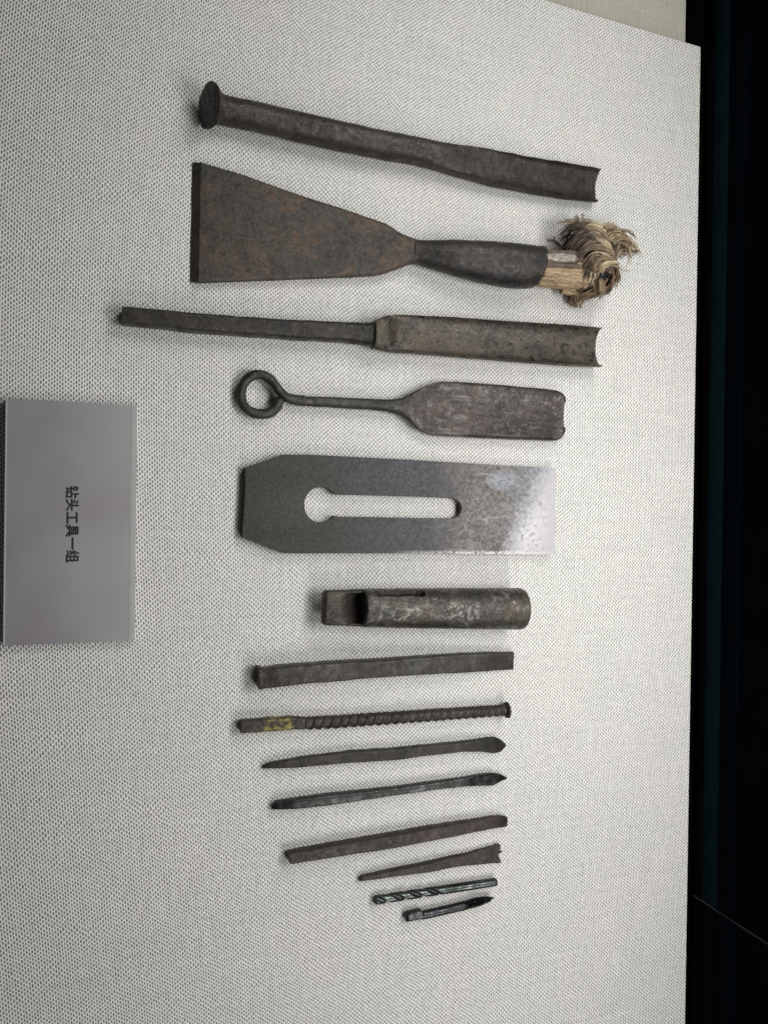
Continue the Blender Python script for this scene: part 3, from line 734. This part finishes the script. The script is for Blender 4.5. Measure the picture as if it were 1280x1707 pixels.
g11 = [(481,1424.5,484,1442,1,20,10,0),(551,1412,553,1431,1,21,10,0),(607,1402,608,1422.3,1,21,10,0),(660,1393,661,1414.5,1,21,10,0),(712,1383,713,1404,1,20,10,0),(784,1370.5,785,1389.5,1,17,10,0),(820,1363.5,822,1381.8,1,13,9,0),(836,1360.5,838,1379.5,1,10,8,0),(846,1363,845.5,1378,1,7,6,0)]
loft('bar', g11, M['redbar'], t, nz=0.6, seed=35, rnd=(1.2, 1.2))
t = thing('forked_bit', 'small tapered iron bit flaring at right into a three-toothed notched end', 'drill bit', (715, 1443))
g12 = [(597,1465,598,1468.5,1,8,3,0),(604,1461.5,605,1469.5,1,11,4,0),(625,1458.5,626,1467,1,13,5,0),(651,1453.5,652,1463,1,15,7,0),(712,1441,713,1455.3,1,15,8,0),(760,1429,762,1445.5,1,13,8,0),(784,1423,786,1443,1,11,8,0),(810,1414.5,812,1440.5,1,9,8,0),(829,1408.5,830,1438.8,1,7,8,0)]
loft('bit_body', g12, M['redbar'], t, nz=0.4, seed=36, smooth=1, rnd=(1.2, 0), n=20)
for (q) in ([(827,1408.5),(833,1408),(835,1410),(833,1417),(829.5,1418.5),(827,1418)], [(827,1417),(830,1418),(838,1420.4),(832,1423),(829.5,1425.5),(827,1426)], [(827,1425),(830.5,1425),(833,1431),(836,1438.5),(831,1439),(827,1439)]):
    curve_plate('tooth', q, [], 1, 6.8, M['redbar'], t, bev=0.5)

# ------------------------------------------------------------------ 13 twist drill
t = thing('twist_drill', 'short blued twist drill with spiral flutes at left and a smooth round shank at right', 'drill bit', (725, 1488))
def flute(s, T_, th, r):
    a = 2 * th - 2 * math.pi * s / 32.0
    c = math.cos(a)
    q = max(0.0, c) ** 0.8
    tip = min(1.0, s / 6.0)
    return r * (1 - 0.42 * q) * (0.25 + 0.75 * tip)
turned('flutes', [(620.5,1501.5,7.2,8),(626,1500.5,7.2,8),(680,1492,7.2,8),(736,1483.5,7.2,8)], M['drill'], t, fn=flute, n=48, step=1.0, nz=0.0, sharp=35)
turned('shank', [(733,1484,6.3,8),(735,1483.6,7.0,8),(738,1483.2,7.1,8),(824,1470.3,7.1,8),(826.5,1470,6.2,8)], M['drill'], t, n=28, nz=0.1)
# ------------------------------------------------------------------ 14 tap
t = thing('screw_tap', 'smallest tool, black thread-cutting tap with a square left end and threaded right tip', 'tap', (750, 1515))
g14 = [(676,1525.5,677,1537,1,12,8,0),(681,1523.5,682,1537.5,1,14,8,0),(704,1518.5,706,1532,1,14,8,0)]
loft('square_end', g14, M['tap'], t, nz=0.2, seed=40, rnd=(1.2, 0.8))
turned('shank', [(702,1526.2,6.3,8),(706,1525,6.9,8),(740,1517.5,7.0,8),(772,1510,7.4,8),(777,1508.8,6.6,8)], M['tap'], t, n=24, nz=0.1)
def thr(s, T_, th, r):
    ph = (s / 3.0 + th / (2 * math.pi)) % 1.0
    r2 = r * (1 - 0.24 * abs(ph - 0.5) * 2)
    fl_ = max(0.0, math.cos(4 * (th + 0.35))) ** 2
    return r2 * (1 - 0.45 * fl_) * (1.0 if s < T_ * 0.55 else 1 - 0.35 * (s - T_ * 0.55) / (T_ * 0.45))
turned('thread', [(774,1509.5,8.0,8.5),(795,1503.5,8.4,8.5),(816,1498.3,8.0,8.5)], M['tap'], t, fn=thr, n=40, step=0.5, nz=0.0, sharp=35)
turned('centre_point', [(814,1498.7,3.4,8.5),(819,1497.4,2.6,8.5),(823.5,1496.3,0.5,8.5)], M['tap'], t, n=14, nz=0)

# ------------------------------------------------------------------ 15 name plate
t = thing('name_plate', 'small grey frosted acrylic name plate with black Chinese characters at the left edge', 'name plate', (118, 868))
hl = 12.0
plate = curve_plate('plate', [(9.4,663.3),(229.5,676.5),(225.5,1067.5),(4.8,1076.5)], [], 0.5, hl, M['acrylic'], t, bev=0.8)
curve_plate('edge_glow', [(219.0,676.4),(228.2,677.0),(224.3,1066.9),(215.0,1067.3)], [], hl - 2, hl + 0.25, M['acrylic_edge'], t, bev=0.1)  # pale strips paint in the glow along the acrylic's edges
curve_plate('edge_glow', [(10.2,664.0),(13.0,664.2),(8.5,1075.2),(5.8,1075.4)], [], hl - 2, hl + 0.25, M['acrylic_edge'], t, bev=0.1)
tc = bpy.data.curves.new('lettering', 'FONT'); tc.body = '钻头工具一组'
tc.size = 1.0; tc.extrude = 0.0; tc.offset = 0.0
to = bpy.data.objects.new('lettering', tc); link(to)
dg = bpy.context.evaluated_depsgraph_get()
tm = bpy.data.meshes.new_from_object(to.evaluated_get(dg)); bpy.data.objects.remove(to)
xs = [v.co.x for v in tm.vertices]; ys = [v.co.y for v in tm.vertices]
x0, x1, y0, y1 = min(xs), max(xs), min(ys), max(ys)
A0 = W(110.5, 810, hl + 0.6); A1 = W(110.8, 937.5, hl + 0.6); B0 = W(132, 810, hl + 0.6)
off = t.location
for v in tm.vertices:
    u = (v.co.x - x0) / (x1 - x0); w = (v.co.y - y0) / (y1 - y0)
    p = A0 + (A1 - A0) * u + (B0 - A0) * w
    v.co = p - off
bm = bmesh.new(); bm.from_mesh(tm)
src = list(bm.faces)
for (dx, dy, dz) in ((0.4, 0.0, 0.02), (-0.4, 0.0, 0.04), (0.0, 0.4, 0.06), (0.0, -0.4, 0.08)):
    d_ = bmesh.ops.duplicate(bm, geom=src)
    bmesh.ops.translate(bm, vec=Vector((dx, dy, dz)) * S, verts=[e for e in d_['geom'] if isinstance(e, bmesh.types.BMVert)])
bm.to_mesh(tm); bm.free()
tm.materials.clear(); tm.materials.append(M['letter'])
to = bpy.data.objects.new('lettering', tm); link(to); to.parent = t
